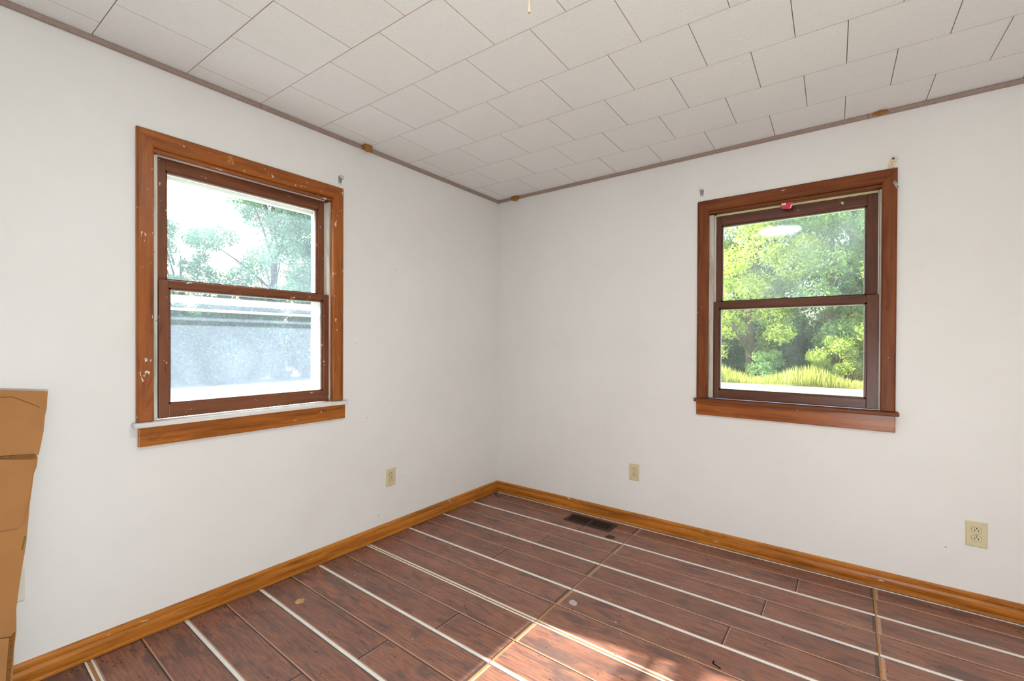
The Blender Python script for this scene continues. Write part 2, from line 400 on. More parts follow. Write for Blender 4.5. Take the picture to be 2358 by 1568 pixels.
for s0, s1, z0, z1 in ((0, D1['s0'], -0.1, 2.6), (D1['s1'], RX, -0.1, 2.6), (D1['s0'], D1['s1'], D1['z1'], 2.6)):
    mb.box(PB(s0, 0, z0), PB(s1, WT, z1))
tag(mb.build('wall_back', M['wall'], origin=(RX/2, RY, 0)), 'off-white painted wall with the brown wooden door', 'wall', kind='structure')

# ---- ceiling: backing board with staggered square tiles
ceil = MB().box((-WT, RY-WT, RZ+0.013), (RX+WT, WT, RZ+0.2)).build('ceiling', M['backing'], origin=(RX/2, RY/2, RZ))
tag(ceil, 'ceiling of staggered white textured fibreboard tiles', 'ceiling', kind='structure')
def clip(poly, xmin, xmax, ymin, ymax):
    for ax, lim, sg in ((0, xmin, 1), (0, xmax, -1), (1, ymin, 1), (1, ymax, -1)):
        out = []
        for i in range(len(poly)):
            a, b = poly[i], poly[(i+1) % len(poly)]
            da, db = sg*(a[ax]-lim), sg*(b[ax]-lim)
            if da >= 0: out.append(a)
            if (da >= 0) != (db >= 0):
                t = da/(da-db); out.append((a[0]+(b[0]-a[0])*t, a[1]+(b[1]-a[1])*t))
        poly = out
        if len(poly) < 3: return []
    return poly
TH = 0.0255; PU, PV = 0.3205, 0.3154
offs = {0: 2.352, 1: 2.197, 2: 2.029, 3: 1.222, 4: 1.043, 5: 0.879, 6: 0.708, 7: 0.556}
for k in range(-1, 11):
    v1 = -0.352-PV*(k-1); v0 = v1-PV
    o = offs.get(k, (offs[7] if k % 2 else offs[6]))
    n0 = -int(o/PU)-2
    for n in range(n0, n0+15):
        u0 = o+n*PU; u1 = u0+PU; g = 0.0009
        poly = [(u*math.cos(TH)-v*math.sin(TH), u*math.sin(TH)+v*math.cos(TH)) for u, v in ((u0+g, v0+g), (u1-g, v0+g), (u1-g, v1-g), (u0+g, v1-g))]
        poly = clip(poly, 0, RX, RY, 0)
        if len(poly) < 3: continue
        cx = sum(p[0] for p in poly)/len(poly); cy = sum(p[1] for p in poly)/len(poly)
        dz = rnd.uniform(-0.0002, 0.0002)
        def ring(ins, z):
            return [(p[0]+(cx-p[0])*ins, p[1]+(cy-p[1])*ins, z) for p in poly]
        m = MB(); n_ = len(poly)
        A = ring(0, RZ+0.013); B = ring(0, RZ+0.0007+dz); D = ring(0.004, RZ+dz)
        area = sum(A[i][0]*A[(i+1) % n_][1]-A[(i+1) % n_][0]*A[i][1] for i in range(n_))
        if abs(area) < 0.0006: continue
        vs = A+B+D
        fs = [(i, (i+1) % n_, n_+(i+1) % n_, n_+i) for i in range(n_)]+[(n_+i, n_+(i+1) % n_, 2*n_+(i+1) % n_, 2*n_+i) for i in range(n_)]
        fs = [f[::-1] for f in fs]+[tuple(range(3*n_-1, 2*n_-1, -1))]
        m.add(vs, fs[:-1], 1); m.f.append(fs[-1]); m.m.append(0)
        m.build('tile', [M['tile'], M['tile_edge']], ceil, origin=(cx, cy, RZ))

# ---- floor: dark base with laminate planks and white seam strips
floor = MB().box((-WT, RY-WT, -0.1), (RX+WT, WT, -0.007)).build('floor', M['subfloor'], origin=(RX/2, RY/2, -0.1))
tag(floor, 'reddish brown wood-look laminate floor with white seams', 'floor', kind='structure')
LA = [-0.320, -0.643, -0.962, -1.287, -1.609, -1.926, -2.246, -2.571, -2.895]
def yl(n, x):
    if n < 0: return -0.022
    return LA[n]-0.004*min(n, 5)*min(x, 2.6)
def xc(k, y): return (0.004, 1.256-0.006*y, 2.490, 3.722)[k]
HALF = {n: (0.0125 if n in (3, 7) else 0.0068) for n in range(9)}; HALF[-1] = 0.004
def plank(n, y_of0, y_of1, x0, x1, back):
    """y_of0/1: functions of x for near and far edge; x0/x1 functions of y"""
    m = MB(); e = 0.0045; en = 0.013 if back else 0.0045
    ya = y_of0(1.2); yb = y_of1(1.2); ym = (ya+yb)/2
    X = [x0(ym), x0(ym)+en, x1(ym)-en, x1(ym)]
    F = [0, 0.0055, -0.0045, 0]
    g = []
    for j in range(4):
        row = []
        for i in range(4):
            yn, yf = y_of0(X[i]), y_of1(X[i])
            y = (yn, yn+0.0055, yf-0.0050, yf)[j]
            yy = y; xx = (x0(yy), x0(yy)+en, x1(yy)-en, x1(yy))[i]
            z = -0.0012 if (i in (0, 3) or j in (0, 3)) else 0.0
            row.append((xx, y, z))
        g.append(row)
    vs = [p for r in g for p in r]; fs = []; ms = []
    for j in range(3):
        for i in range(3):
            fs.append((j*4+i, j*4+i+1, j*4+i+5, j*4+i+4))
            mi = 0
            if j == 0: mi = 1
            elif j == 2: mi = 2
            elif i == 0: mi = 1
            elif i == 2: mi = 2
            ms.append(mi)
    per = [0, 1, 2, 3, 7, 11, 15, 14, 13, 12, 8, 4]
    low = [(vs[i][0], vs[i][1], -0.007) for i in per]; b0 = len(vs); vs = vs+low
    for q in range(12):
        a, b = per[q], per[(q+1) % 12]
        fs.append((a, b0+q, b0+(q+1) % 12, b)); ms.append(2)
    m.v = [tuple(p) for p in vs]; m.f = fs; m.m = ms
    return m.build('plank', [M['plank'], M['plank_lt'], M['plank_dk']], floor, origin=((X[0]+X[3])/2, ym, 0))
for n in range(0, 10):
    far = (lambda x, n=n: yl(n-1, x)-HALF[n-1])
    near = (lambda x, n=n: (yl(n, x)+HALF[n]) if n < 9 else RY+0.002)
    mid = (lambda x, n=n: (far(x)+near(x))/2 if n else -0.155)
    for k in range(3):
        xa = (lambda y, k=k: xc(k, y)+(0.003 if k else 0)); xb = (lambda y, k=k: xc(k+1, y)-0.003)
        plank(n, (lambda x: mid(x)+0.0010), far, xa, xb, True)
        cut = {0: 0.938, 1: 0.830, 2: 0.732, 4: 0.948, 5: 0.842, 6: 0.741, 8: 0.90}.get(n)
        if cut is None: plank(n, near, (lambda x: mid(x)-0.0010), xa, xb, False)
        else:
            cx = cut+1.237*k
            plank(n, near, (lambda x: mid(x)-0.0010), xa, (lambda y: cx-0.0010), False)
            plank(n, near, (lambda x: mid(x)-0.0010), (lambda y: cx+0.0010), xb, False)
for n in range(0, 9):
    for k in range(3):
        x0, x1 = xc(k, LA[n])+(0.003 if k else 0), xc(k+1, LA[n])-0.003
        def strip(oa, ob, mat, z=0.0006):
            m = MB(); a = [(x0, yl(n, x0)+oa), (x1, yl(n, x1)+oa), (x1, yl(n, x1)+ob), (x0, yl(n, x0)+ob)]
            m.prism([(p[0], p[1], -0.007) for p in a], (0, 0, 0.007+z)); m.build('seam_strip', mat, floor)
        if n in (3, 7):
            strip(-0.0125, -0.0058, M['seam']); strip(-0.0055, 0.0055, M['seam_tan'], -0.001); strip(0.0058, 0.0125, M['seam'])
        else: strip(-0.0065, 0.0065, M['seam'])
for k in (1, 2):
    m = MB(); yb_, yt = RY+0.002, -0.02
    m.prism([(xc(k, yb_)-0.0026, yb_, -0.007), (xc(k, yb_)+0.0026, yb_, -0.007), (xc(k, yt)+0.0026, yt, -0.007), (xc(k, yt)-0.0026, yt, -0.007)], (0, 0, 0.0066))
    m.build('cross_seam', M['seam_tan'], floor)
MB().box((0.02, -0.0255, -0.007), (3.7, -0.0195, 0.0012)).build('seam_strip', M['seam'], floor)

# ---- baseboards (moulded profile) and crown strips
BP = [(0, 0.004), (0.0165, 0.004), (0.0165, 0.014), (0.0150, 0.0165), (0.0105, 0.0180), (0.0120, 0.0215), (0.0150, 0.034), (0.0145, 0.048), (0.0115, 0.0605), (0.0075, 0.0640), (0.0105, 0.0665), (0.0105, 0.079), (0.006, 0.0875), (0, 0.0886)]
def profile_run(name, P, prof, a, b, mita, mitb, mat, label, cat, kind='structure', z0=0.0, flip=False):
    """profile (depth into room, z) swept along s; ends mitred by +-depth"""
    m = MB()
    r0 = [P(a+mita*d, -d, z0+z) for d, z in prof]; r1 = [P(b+mitb*d, -d, z0+z) for d, z in prof]
    m.sweep([r0, r1]); ob = m.build(name, mat, origin=P((a+b)/2, 0, z0))
    bm = bmesh.new(); bm.from_mesh(ob.data); bmesh.ops.recalc_face_normals(bm, faces=bm.faces); bm.to_mesh(ob.data); bm.free()
    return tag(ob, label, cat, kind=kind)
profile_run('baseboard_left', PL, BP, RY, 0, 1, -1, M['base_y'], 'golden brown moulded baseboard under the worn white-silled window', 'baseboard')
profile_run('baseboard_right', PR, BP, 0, RX, 1, -1, M['base_x'], 'golden brown moulded baseboard under the brown-silled window', 'baseboard')
profile_run('baseboard_side', PE, BP, RY, 0, 1, -1, M['base_y'], 'golden brown moulded baseboard on the wall opposite the worn window', 'baseboard')
CP = [(0, 0), (0.016, 0.001), (0.019, 0.004), (0.019, 0.0165), (0.017, 0.0195), (0, 0.0195)]
zc = RZ-0.0195
n_ = 0
for P, a, b, ma, mb_, lb in ((PL, RY, -1.9285, 0, 0, 'taupe ceiling strip over the worn window, piece away from the corner'),
                             (PL, -1.927, 0, 0, -1, 'taupe ceiling strip on the worn window wall, piece reaching the corner'),
                             (PR, 0, 2.4495, 1, 0, 'taupe ceiling strip on the brown window wall, piece reaching the corner'),
                             (PR, 2.451, RX, 0, 0, 'taupe ceiling strip on the brown window wall, piece away from the corner'),
                             (PE, RY, 0, 0, 0, 'taupe ceiling strip on the wall opposite the worn window')):
    n_ += 1
    profile_run('trim_%d' % n_, P, CP, a, b, ma, mb_, M['crown'], lb, 'trim', z0=zc-(0.001 if n_ == 4 else 0))

# ------------------------------------------------------------------ windows
def window(name, P, s0, s1, z0, z1, so0, so1, zo, mats, label, g_up, g_lo, gl, up, lock_s, upper_gap, stool_ends, apron_ends):
    """s0..s1,z0..z1 casing inner edge; so0,so1,zo casing outer; gl=(gs0,gs1) glass width"""
    root = empty(name, P((s0+s1)/2, 0, z0), label, 'window', kind='structure')
    v, h, sv, sh, ap, stl = mats
    T = 0.019
    def bx(a, b, c=0.0): return MB().box(P(*a), P(*b), c=c)
    # mitred casing: profile across the width, swept between mitred ends
    def casing(pts_in, pts_out, mat):
        # pts: two (s,z) inner and two outer ends; chamfered edges
        m = MB()
        rings = []
        for (a, b) in zip(pts_in, pts_out):
            prof = [(0, 0), (0, T*0.72), (0.10, T), (0.88, T*0.96), (1.0, T*0.70), (1.0, 0)]
            rings.append([P(a[0]+(b[0]-a[0])*t, -d, a[1]+(b[1]-a[1])*t) for t, d in prof])
        m.sweep(rings); o = m.build('casing', mat, root)
        bm = bmesh.new(); bm.from_mesh(o.data); bmesh.ops.recalc_face_normals(bm, faces=bm.faces); bm.to_mesh(o.data); bm.free()
    g = 0.0006
    casing([(s0, z0+0.012), (s0, z1-g)], [(so0, z0+0.012), (so0, zo-g)], v)
    casing([(s1, z0+0.012), (s1, z1-g)], [(so1, z0+0.012), (so1, zo-g)], v)
    casing([(s0, z1+g), (s1, z1+g)], [(so0, zo+g), (so1, zo+g)], h)
    # jambs lining the wall opening
    for sa, sb in ((s0-0.022, s0-0.004), (s1+0.004, s1+0.022)):
        bx((sa, 0.0, z0-0.02), (sb, WT, z1+0.02)).build('jamb', v, root)
    bx((s0-0.004, 0.0, z1), (s1+0.004, WT, z1+0.02)).build('head_jamb', h, root)
    # head stop, aged-white side channels
    bx((s0-0.003, 0.002, z1-0.014), (s1+0.003, 0.020, z1-0.0004), c=0.003).build('head_stop', h, root)
    for sa, sb, sg in ((s0-0.004, s0+0.022, 1), (s1-0.006, s1+0.004, -1)):
        m = MB().box(P(sa, 0.022, z0+0.012), P(sb, 0.128, z1-0.02))
        e = sb if sg > 0 else sa
        for d in (0.055, 0.062): m.box(P(e-0.001, d, z0+0.012), P(e+sg*0.006, d+0.004, z1-0.02))
        m.build('channel', M['channel'], root)
    # stool, apron, outer sill
    bx((stool_ends[0], -0.050, z0-0.010), (stool_ends[1], 0.020, z0+0.010), c=0.004).build('stool', stl, root)
    bx((apron_ends[0], -0.018, z0-0.094), (apron_ends[1], -0.0004, z0-0.0105), c=0.003).build('apron', ap, root)
    bx((s0-0.004, 0.021, z0-0.02), (s1+0.004, WT+0.05, z0+0.006), c=0.003).build('sill', M['white_trim'], root)
    # sashes
    sl, sr = s0+0.026, s1-0.004
    def sash(nm, d0, zb, zt, rb, rt, gmat, ga, gb):
        m = MB(); d1 = d0+0.034; c = 0.003
        m.box(P(sl, d0, zb), P(ga, d1, zt), c=c); m.box(P(gb, d0, zb), P(sr, d1, zt), c=c)
        k = len(m.f)
        m.box(P(ga-0.0005, d0+0.0006, zb), P(gb+0.0005, d1-0.0006, rb), c=c, mi=1); m.box(P(ga-0.0005, d0+0.0006, rt), P(gb+0.0005, d1-0.0006, zt), c=c, mi=1)
        # glazing bead
        for (a, b, z_0, z_1) in ((ga, ga+0.007, rb, rt), (gb-0.007, gb, rb, rt), (ga, gb, rb, rb+0.006), (ga, gb, rt-0.007, rt)):
            m.box(P(a-0.001, d0+0.009, z_0-0.001), P(b+0.001, d0+0.017, z_1+0.001), mi=1)
        o = m.build(nm, [sv, sh], root)
        MB().box(P(ga-0.004, d0+0.018, rb-0.004), P(gb+0.004, d0+0.0215, rt+0.004)).build('pane', gmat, o)
        # white putty on the outside of the glass
        pm = MB()
        for (a, b, z_0, z_1) in ((ga, ga+0.010, rb, rt), (gb-0.012, gb, rb, rt), (ga, gb, rt-0.012, rt), (ga, gb, rb, rb+0.008)):
            pm.box(P(a, d0+0.0217, z_0), P(b, d1-0.001, z_1))
        pm.build('putty', M['white_trim'], o)
        return o
    lo = sash('lower_sash', 0.022, z0+0.012, gl['meet'], gl['lo_b'], gl['lo_t'], g_lo, gl['s0'], gl['s1'])
    us = sash('upper_sash', 0.064, gl['meet']-0.034, z1-upper_gap, gl['meet']+0.003, gl['up_t'], g_up, gl['us0'], gl['us1'])
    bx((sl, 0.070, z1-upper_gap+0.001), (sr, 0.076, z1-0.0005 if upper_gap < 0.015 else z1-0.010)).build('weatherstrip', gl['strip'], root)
    # sash lock on the meeting rail
    lk = MB().lathe(P(lock_s, 0.040, gl['meet']+0.0004), (0, 0, 1), [(0.022, 0), (0.022, 0.003), (0.018, 0.0045), (0.010, 0.0050)], 20)
    lk.box(P(lock_s-0.026, 0.030, gl['meet']+0.0050), P(lock_s+0.014, 0.040, gl['meet']+0.0095), c=0.002)
    lk.build('sash_lock', gl['lock'], lo)
    # white storm window outside: frame, one middle rail pair
    so_ = gl['storm']
    st = MB(); d0, d1 = 0.118, 0.140
    st.box(P(s0-0.003, d0, z0+0.006), P(so_[0], d1, z1)); st.box(P(so_[1], d0, z0+0.006), P(s1+0.003, d1, z1))
    st.box(P(so_[0], d0, so_[2]), P(so_[1], d1, z1)); st.box(P(so_[0], d0, z0+0.006), P(so_[1], d1, z0+0.035))
    sto = st.build('storm_frame', M['white_trim'], root)
    for za, zb_ in so_[3]:
        MB().box(P(so_[0], d0+0.002, za), P(so_[1], d1-0.004, zb_), c=0.002).build('storm_rail', M['white_trim'], sto)
    return root

window('window_1', PL, W1['s0'], W1['s1'], W1['z0'], W1['z1'], -2.422, -1.464, 2.142,
       (M['w1_v'], M['w1_h'], M['w1_sash_v'], M['w1_sash_h'], M['w1_apron'], M['white_worn']),
       'worn brown wooden sash window with a white sill and chipped paint', M['g1_up'], M['g1_lo'],
       dict(s0=-2.299, s1=-1.566, us0=-2.299, us1=-1.575, lo_b=0.972, lo_t=1.487, meet=1.520, up_t=2.012, lock=M['brass'], strip=M['white_worn'], storm=(-2.335, -1.575, 1.988, ((1.432, 1.466), (1.395, 1.408)))),
       1, -1.914, 0.010, (-2.437, -1.455), (-2.416, -1.453))
window('window_2', PR, W2['s0'], W2['s1'], W2['z0'], W2['z1'], 1.611, 2.571, 2.138,
       (M['w2_v'], M['w2_h'], M['w2_sash_v'], M['w2_sash_h'], M['w2_apron'], M['w2_h']),
       'brown wooden sash window with a brown sill and a red tag at the top', M['g2_up'], M['g2_lo'],
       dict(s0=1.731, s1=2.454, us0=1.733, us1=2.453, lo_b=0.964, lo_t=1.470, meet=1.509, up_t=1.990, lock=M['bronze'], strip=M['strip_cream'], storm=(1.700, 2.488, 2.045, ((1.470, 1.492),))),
       1, 2.087, 0.024, (1.603, 2.584), (1.611, 2.571))

# the door behind the camera (out of the frame)
d1 = empty('door_1', PB((D1['s0']+D1['s1'])/2, 0, 0), 'brown wooden panel door behind the room', 'door', kind='structure')
MB().box(PB(D1['s0']+0.004, 0.03, 0.006), PB(D1['s1']-0.004, 0.07, D1['z1']-0.004), c=0.003).build('door_leaf', M['door'], d1)
for (a, b, z0, z1) in ((D1['s0']-0.06, D1['s0'], 0, D1['z1']+0.06), (D1['s1'], D1['s1']+0.06, 0, D1['z1']+0.06), (D1['s0'], D1['s1'], D1['z1'], D1['z1']+0.06)):
    MB().box(PB(a, -0.018, z0), PB(b, 0.0, z1), c=0.003).build('casing', M['w2_v'], d1)
MB().lathe(PB(D1['s0']+0.07, 0.03, 0.98), (0, 1, 0), [(0.03, 0), (0.03, 0.006), (0.012, 0.012), (0.012, 0.03), (0.027, 0.04), (0.027, 0.055), (0.012, 0.064)], 20).build('door_knob', M['brass'], d1, smooth=True)

# ------------------------------------------------------------------ ceiling lamp with pull cord (above the frame); lit dish added for room fill
LX, LY = 1.80, -2.15
lamp = empty('ceiling_lamp', (LX, LY, RZ), 'ceiling lamp with a tan pull cord and an added shallow lit dish', 'lamp')
MB().lathe((LX, LY, RZ), (0, 0, -1), [(0.09, 0.0005), (0.12, 0.012), (0.195, 0.028), (0.20, 0.045), (0.192, 0.045), (0.185, 0.034), (0.10, 0.020), (0.0, 0.016)], 36).build('lamp_base', M['porcelain'], lamp, smooth=True)
MB().lathe((LX, LY, RZ), (0, 0, -1), [(0.184, 0.036), (0.184, 0.040), (0.14, 0.047), (0.07, 0.051), (0.0, 0.052)], 36).build('lamp_diffuser', M['bulb'], lamp, smooth=True)
MB().tube([(1.7625, -2.0965, RZ-0.05), (1.7612, -2.0945, RZ-0.10), (1.7612, -2.0945, 2.060), (1.7612, -2.0945, 2.048)], [0.0018, 0.0020, 0.0026, 0.0035], 8).build('pull_cord', M['cord'], lamp)

# added uplighter, unseen beside the camera: stands in for flash bounced off the ceiling
UX, UY = 2.66, -3.02
ul = empty('added_uplighter', (UX, UY, 0), 'added black uplighter, unseen by the door, standing in for bounced flash', 'lamp')
MB().lathe((UX, UY, 0), (0, 0, 1), [(0.15, 0.001), (0.15, 0.015), (0.03, 0.03), (0.014, 0.05)], 28).build('lamp_foot', M['black_metal'], ul, smooth=True)
MB().tube([(UX, UY, 0.04), (UX, UY, 0.54)], 0.012, 12).build('lamp_pole', M['black_metal'], ul)
MB().lathe((UX, UY, 0.52), (0, 0, 1), [(0.02, 0.0), (0.09, 0.012), (0.14, 0.035), (0.15, 0.050), (0.143, 0.050), (0.12, 0.035), (0.08, 0.020), (0.0, 0.014)], 32).build('lamp_bowl', M['porcelain'], ul, smooth=True)
pl_ = bpy.data.lights.new('added_uplighter_bulb', 'POINT'); pl_.energy = FILL_W; pl_.color = (0.90, 0.985, 1.0); pl_.shadow_soft_size = 0.07
po = bpy.data.objects.new('added_uplighter_bulb', pl_); C.objects.link(po); po.parent = ul; po.location = (0, 0, 0.67)

# ------------------------------------------------------------------ outlets
def outlet(P, s0, s1, z0, z1, mat, label, blank=False, tilt=0.0):
    cs = (s0+s1)/2; cz = (z0+z1)/2
    r = empty('wall_outlet', P(cs, 0, z0), label, 'outlet')
    m = MB(); b = 0.004
    ring0 = [P(s, -0.0002, z) for s, z in ((s0, z0), (s1, z0), (s1, z1), (s0, z1))]
    ring1 = [P(s, -0.0030, z) for s, z in ((s0, z0), (s1, z0), (s1, z1), (s0, z1))]
    ring2 = [P(s, -0.0060, z) for s, z in ((s0+b, z0+b), (s1-b, z0+b), (s1-b, z1-b), (s0+b, z1-b))]
    m.sweep([ring0, ring1, ring2]); o = m.build('plate', mat, r)
    bm = bmesh.new(); bm.from_mesh(o.data); bmesh.ops.recalc_face_normals(bm, faces=bm.faces); bm.to_mesh(o.data); bm.free()
    ny = (P(0, -1, 0)-P(0, 0, 0))
    for sgn in (1, -1):
        zz = cz+sgn*0.0195
        pts = []
        for k in range(24):
            a = 2*math.pi*k/24; pts.append((0.0172*math.cos(a), max(-0.0142, min(0.0142, 0.0172*math.sin(a)))))
        m = MB().prism([P(cs+a, -0.0061, zz+q) for a, q in pts], ny*0.0016); rc = m.build('receptacle', mat, r)
        ring = MB().prism([P(cs+a*1.07, -0.00605, zz+q*1.07) for a, q in pts], ny*0.0004); ring.build('recess_line', M['recess'] if not blank else mat, r)
        for ds in (-0.0064, 0.0064):
            MB().box(P(cs+ds-0.0012, -0.0077, zz-0.0055), P(cs+ds+0.0012, -0.0080, zz+0.0030)).build('slot', M['slot'], rc)
        MB().lathe(P(cs, -0.0076, zz+0.0085), ny, [(0.0026, 0), (0.0026, 0.0005)], 12).build('slot', M['slot'], rc)
    MB().lathe(P(cs, -0.0060, cz), ny, [(0.0032, 0), (0.0030, 0.0012), (0.0015, 0.0016)], 12).build('screw', M['steel'], r)
    return r
outlet(PL, -1.146, -1.072, 0.320, 0.434, M['ivory'], 'ivory duplex outlet beside the worn white-silled window, near the corner')
outlet(PR, 1.167, 1.238, 0.310, 0.4235, M['ivory'], 'ivory duplex outlet on the brown window wall, near the corner and floor register')
outlet(PR, 2.829, 2.902, 0.306, 0.4235, M['ivory'], 'ivory duplex outlet past the brown-silled window, away from the corner')
outlet(PL, -2.814, -2.740, 0.311, 0.432, M['ivory_pale'], 'off-white wall plate half hidden behind the leaning cardboard', blank=True)

# ------------------------------------------------------------------ floor register
vr = empty('floor_register', (0.94, -0.138, 0), 'dark brown slotted metal floor register near the baseboard', 'vent')
X0, X1, Y0, Y1 = 0.765, 1.115, -0.207, -0.070
fm = MB()
for (a, b, c_, d) in ((X0, X1, Y0, Y0+0.018), (X0, X1, Y1-0.018, Y1), (X0, X0+0.026, Y0+0.018, Y1-0.018), (X1-0.026, X1, Y0+0.018, Y1-0.018)):
    fm.box((a, c_, 0.0006), (b, d, 0.0050), c=0.0012)
fm.build('register_frame', M['vent'], vr)
MB().box((X0+0.02, Y0+0.015, 0.0003), (X1-0.02, Y1-0.015, 0.0009)).build('register_void', M['vent_dark'], vr)  # flat black sheet, no recess: its colour paints the shade between the slats
n = 21
for k in range(n):
    x = X0+0.030+(X1-X0-0.060)*(k+0.5)/n
    wd = 0.0075 if k == n//2 else 0.0032
    MB().box((x-wd, Y0+0.018, 0.0010), (x+wd, Y1-0.018, 0.0042)).build('slat', M['vent'], vr)
MB().box((X0+0.05, Y0+0.10, 0.0042), (X0+0.064, Y0+0.125, 0.008), c=0.001).build('damper_lever', M['vent'], vr)

# ------------------------------------------------------------------ leaning flattened cardboard box
def card_pt(y, z, off=0.0):
    """point on the leaning plane; off = distance in front of it"""
    return Vector((0.130-0.0981*z+off*0.995, y, z+off*0.098))
cb = empty('cardboard_box', (0.13, -2.95, 0), 'flattened brown cardboard box leaning against the wall', 'cardboard')
def card_poly(name, pts, o0, th, mat, parent):
    m = MB(); n = len(pts)
    f = [card_pt(y, z, o0+th) for y, z in pts]; b = [card_pt(y, z, o0) for y, z in pts]
    ar = sum(pts[i][0]*pts[(i+1) % n][1]-pts[(i+1) % n][0]*pts[i][1] for i in range(n))
    if ar < 0: f = f[::-1]; b = b[::-1]
    m.add(f+b, [tuple(range(n))], 0); m.f.append(tuple(range(2*n-1, n-1, -1))); m.m.append(0)
    for i in range(n):
        j = (i+1) % n; m.f.append((i, n+i, n+j, j)); m.m.append(1)
    return m.build(name, [mat, M['card_edge']], parent)
LE = -3.10
card_poly('back_panel', [(LE, 0.018), (-2.786, 0.010), (-2.778, 0.20), (-2.772, 0.255), (-2.7715, 0.33), (-2.762, 0.414), (-2.745, 0.541), (-2.735, 0.672), (-2.7235, 0.775), (-2.716, 0.80), (-2.713, 0.830), (-2.716, 0.834), (LE, 0.872)], 0.0, 0.004, M['card'], cb)
card_poly('top_flap', [(LE, 0.868), (-2.80, 0.853), (-2.722, 0.846), (-2.711, 0.838), (-2.7045, 0.875), (-2.697, 0.925), (-2.693, 0.975), (-2.6885, 1.0), (-2.6865, 1.034), (-2.684, 1.064), (-2.801, 1.0785), (LE, 1.113)], 0.001, 0.005, M['card'], cb)
card_poly('fold_strip', [(LE, 0.858), (-2.803, 0.8435), (-2.716, 0.828), (-2.716, 0.839), (-2.722, 0.8455), (LE, 0.867)], 0.0042, 0.002, M['card_edge'], cb)
card_poly('front_flap', [(LE, 0.615), (-2.84, 0.606), (-2.800, 0.6035), (-2.767, 0.600), (-2.758, 0.606), (-2.7535, 0.618), (-2.746, 0.660), (-2.7375, 0.70), (-2.7285, 0.765), (-2.7205, 0.824), (-2.803, 0.8415), (LE, 0.856)], 0.0085, 0.004, M['card'], cb)
card_poly('bottom_flap', [(LE, 0.012), (-2.803, 0.006), (-2.7995, 0.105), (-2.7935, 0.20), (-2.790, 0.246), (-2.809, 0.2515), (LE, 0.262)], 0.012, 0.004, M['card'], cb)
card_poly('inner_flap', [(LE, 0.010), (-2.797, 0.008), (-2.789, 0.10), (-2.781, 0.192), (-2.7755, 0.255), (-2.784, 0.243), (LE, 0.256)], 0.0045, 0.006, M['card_edge'], cb)
card_poly('crease', [(-2.86, 1.055), (-2.772, 1.050), (-2.735, 1.026), (-2.706, 1.006), (-2.705, 1.008), (-2.734, 1.0295), (-2.772, 1.053), (-2.86, 1.058)], 0.0058, 0.0009, M['card_edge'], cb)
for k in range(7):
    z = 0.522+k*0.0065
    card_poly('printed_mark', [(-2.757+0.0011*k, z), (-2.7525+0.0011*k, z), (-2.7525+0.0011*k, z+0.004), (-2.757+0.0011*k, z+0.004)], 0.0042, 0.0004, M['ink'], cb)

# ------------------------------------------------------------------ mud-dauber nests on the ceiling strips
def nest(loc, size, seed, label, dirs):
    bm = bmesh.new(); bmesh.ops.create_icosphere(bm, subdivisions=3, radius=1)
    rr = random.Random(seed); ph = [rr.uniform(0, 6) for _ in range(6)]
    for v in bm.verts:
        p = v.co.copy()
        k = 1+0.16*math.sin(5*p.x+ph[0])*math.sin(6*p.y+ph[1])+0.13*math.sin(9*p.z+ph[2]+3*p.x)+0.08*math.sin(14*p.y+ph[3])+rr.uniform(-0.07, 0.07)
        v.co = Vector((p.x*size[0]*k, p.y*size[1]*k, p.z*size[2]*k))
        v.co.z = min(v.co.z, size[2]*0.55)
    for v in bm.verts: v.co += Vector(loc)
    o = MB().bm(bm).build('mud_nest', M['mud'], smooth=False)
    return tag(o, label, 'nest', 'mud nests along the ceiling edge')
nest((0.034, -1.316, 2.4275), (0.024, 0.034, 0.021), 3, 'lumpy brown mud nest on the ceiling edge above the worn window wall', None)
nest((0.192, -0.022, 2.4275), (0.036, 0.020, 0.021), 5, 'hollow brown mud nest on the ceiling edge close to the room corner', None)
nest((2.500, -0.021, 2.4305), (0.030, 0.012, 0.013), 8, 'small oblong mud nest on the ceiling edge above the brown window', None)

# ------------------------------------------------------------------ curtain brackets and tag
def rod_bracket(P, s, z, label):
    r = empty('curtain_bracket', P(s, 0, z), label, 'bracket', 'steel curtain brackets')
    MB().box(P(s-0.011, -0.0002, z-0.014), P(s+0.011, -0.0018, z+0.018), c=0.0005).build('bracket_plate', M['steel'], r)
    m = MB().tube([P(s-0.010, -0.002, z+0.012), P(s-0.014, -0.012, z+0.016), P(s-0.006, -0.020, z+0.020), P(s+0.008, -0.020, z+0.016), P(s+0.013, -0.010, z+0.008), P(s+0.008, -0.003, z)], 0.0017, 6)
    m.build('bracket_hook', M['steel'], r)
    for dz in (-0.010, 0.004):
        MB().lathe(P(s+0.001, -0.0018, z+dz), P(0, -1, 0)-P(0, 0, 0), [(0.0026, 0), (0.0026, 0.0006)], 10).build('screw', M['slot'], r)
    for ds in (-0.006, 0.005):
        MB().box(P(s+ds-0.0018, -0.0004, z-0.026), P(s+ds+0.0018, -0.0016, z-0.0141)).build('bracket_leg', M['steel'], r)
rod_bracket(PL, -1.478, 2.192, 'small bent steel curtain bracket above the worn white-silled window')
rod_bracket(PR, 1.632, 2.196, 'small bent steel curtain bracket above the brown-silled window')
cr = empty('curtain_bracket', PR(2.552, 0, 2.145), 'cream plastic curtain bracket tilted on the brown casing corner', 'bracket')
ca, sa_ = math.cos(-0.30), math.sin(-0.30)
def tl(a, b): return (2.552+a*ca-b*sa_, 2.172+a*sa_+b*ca)
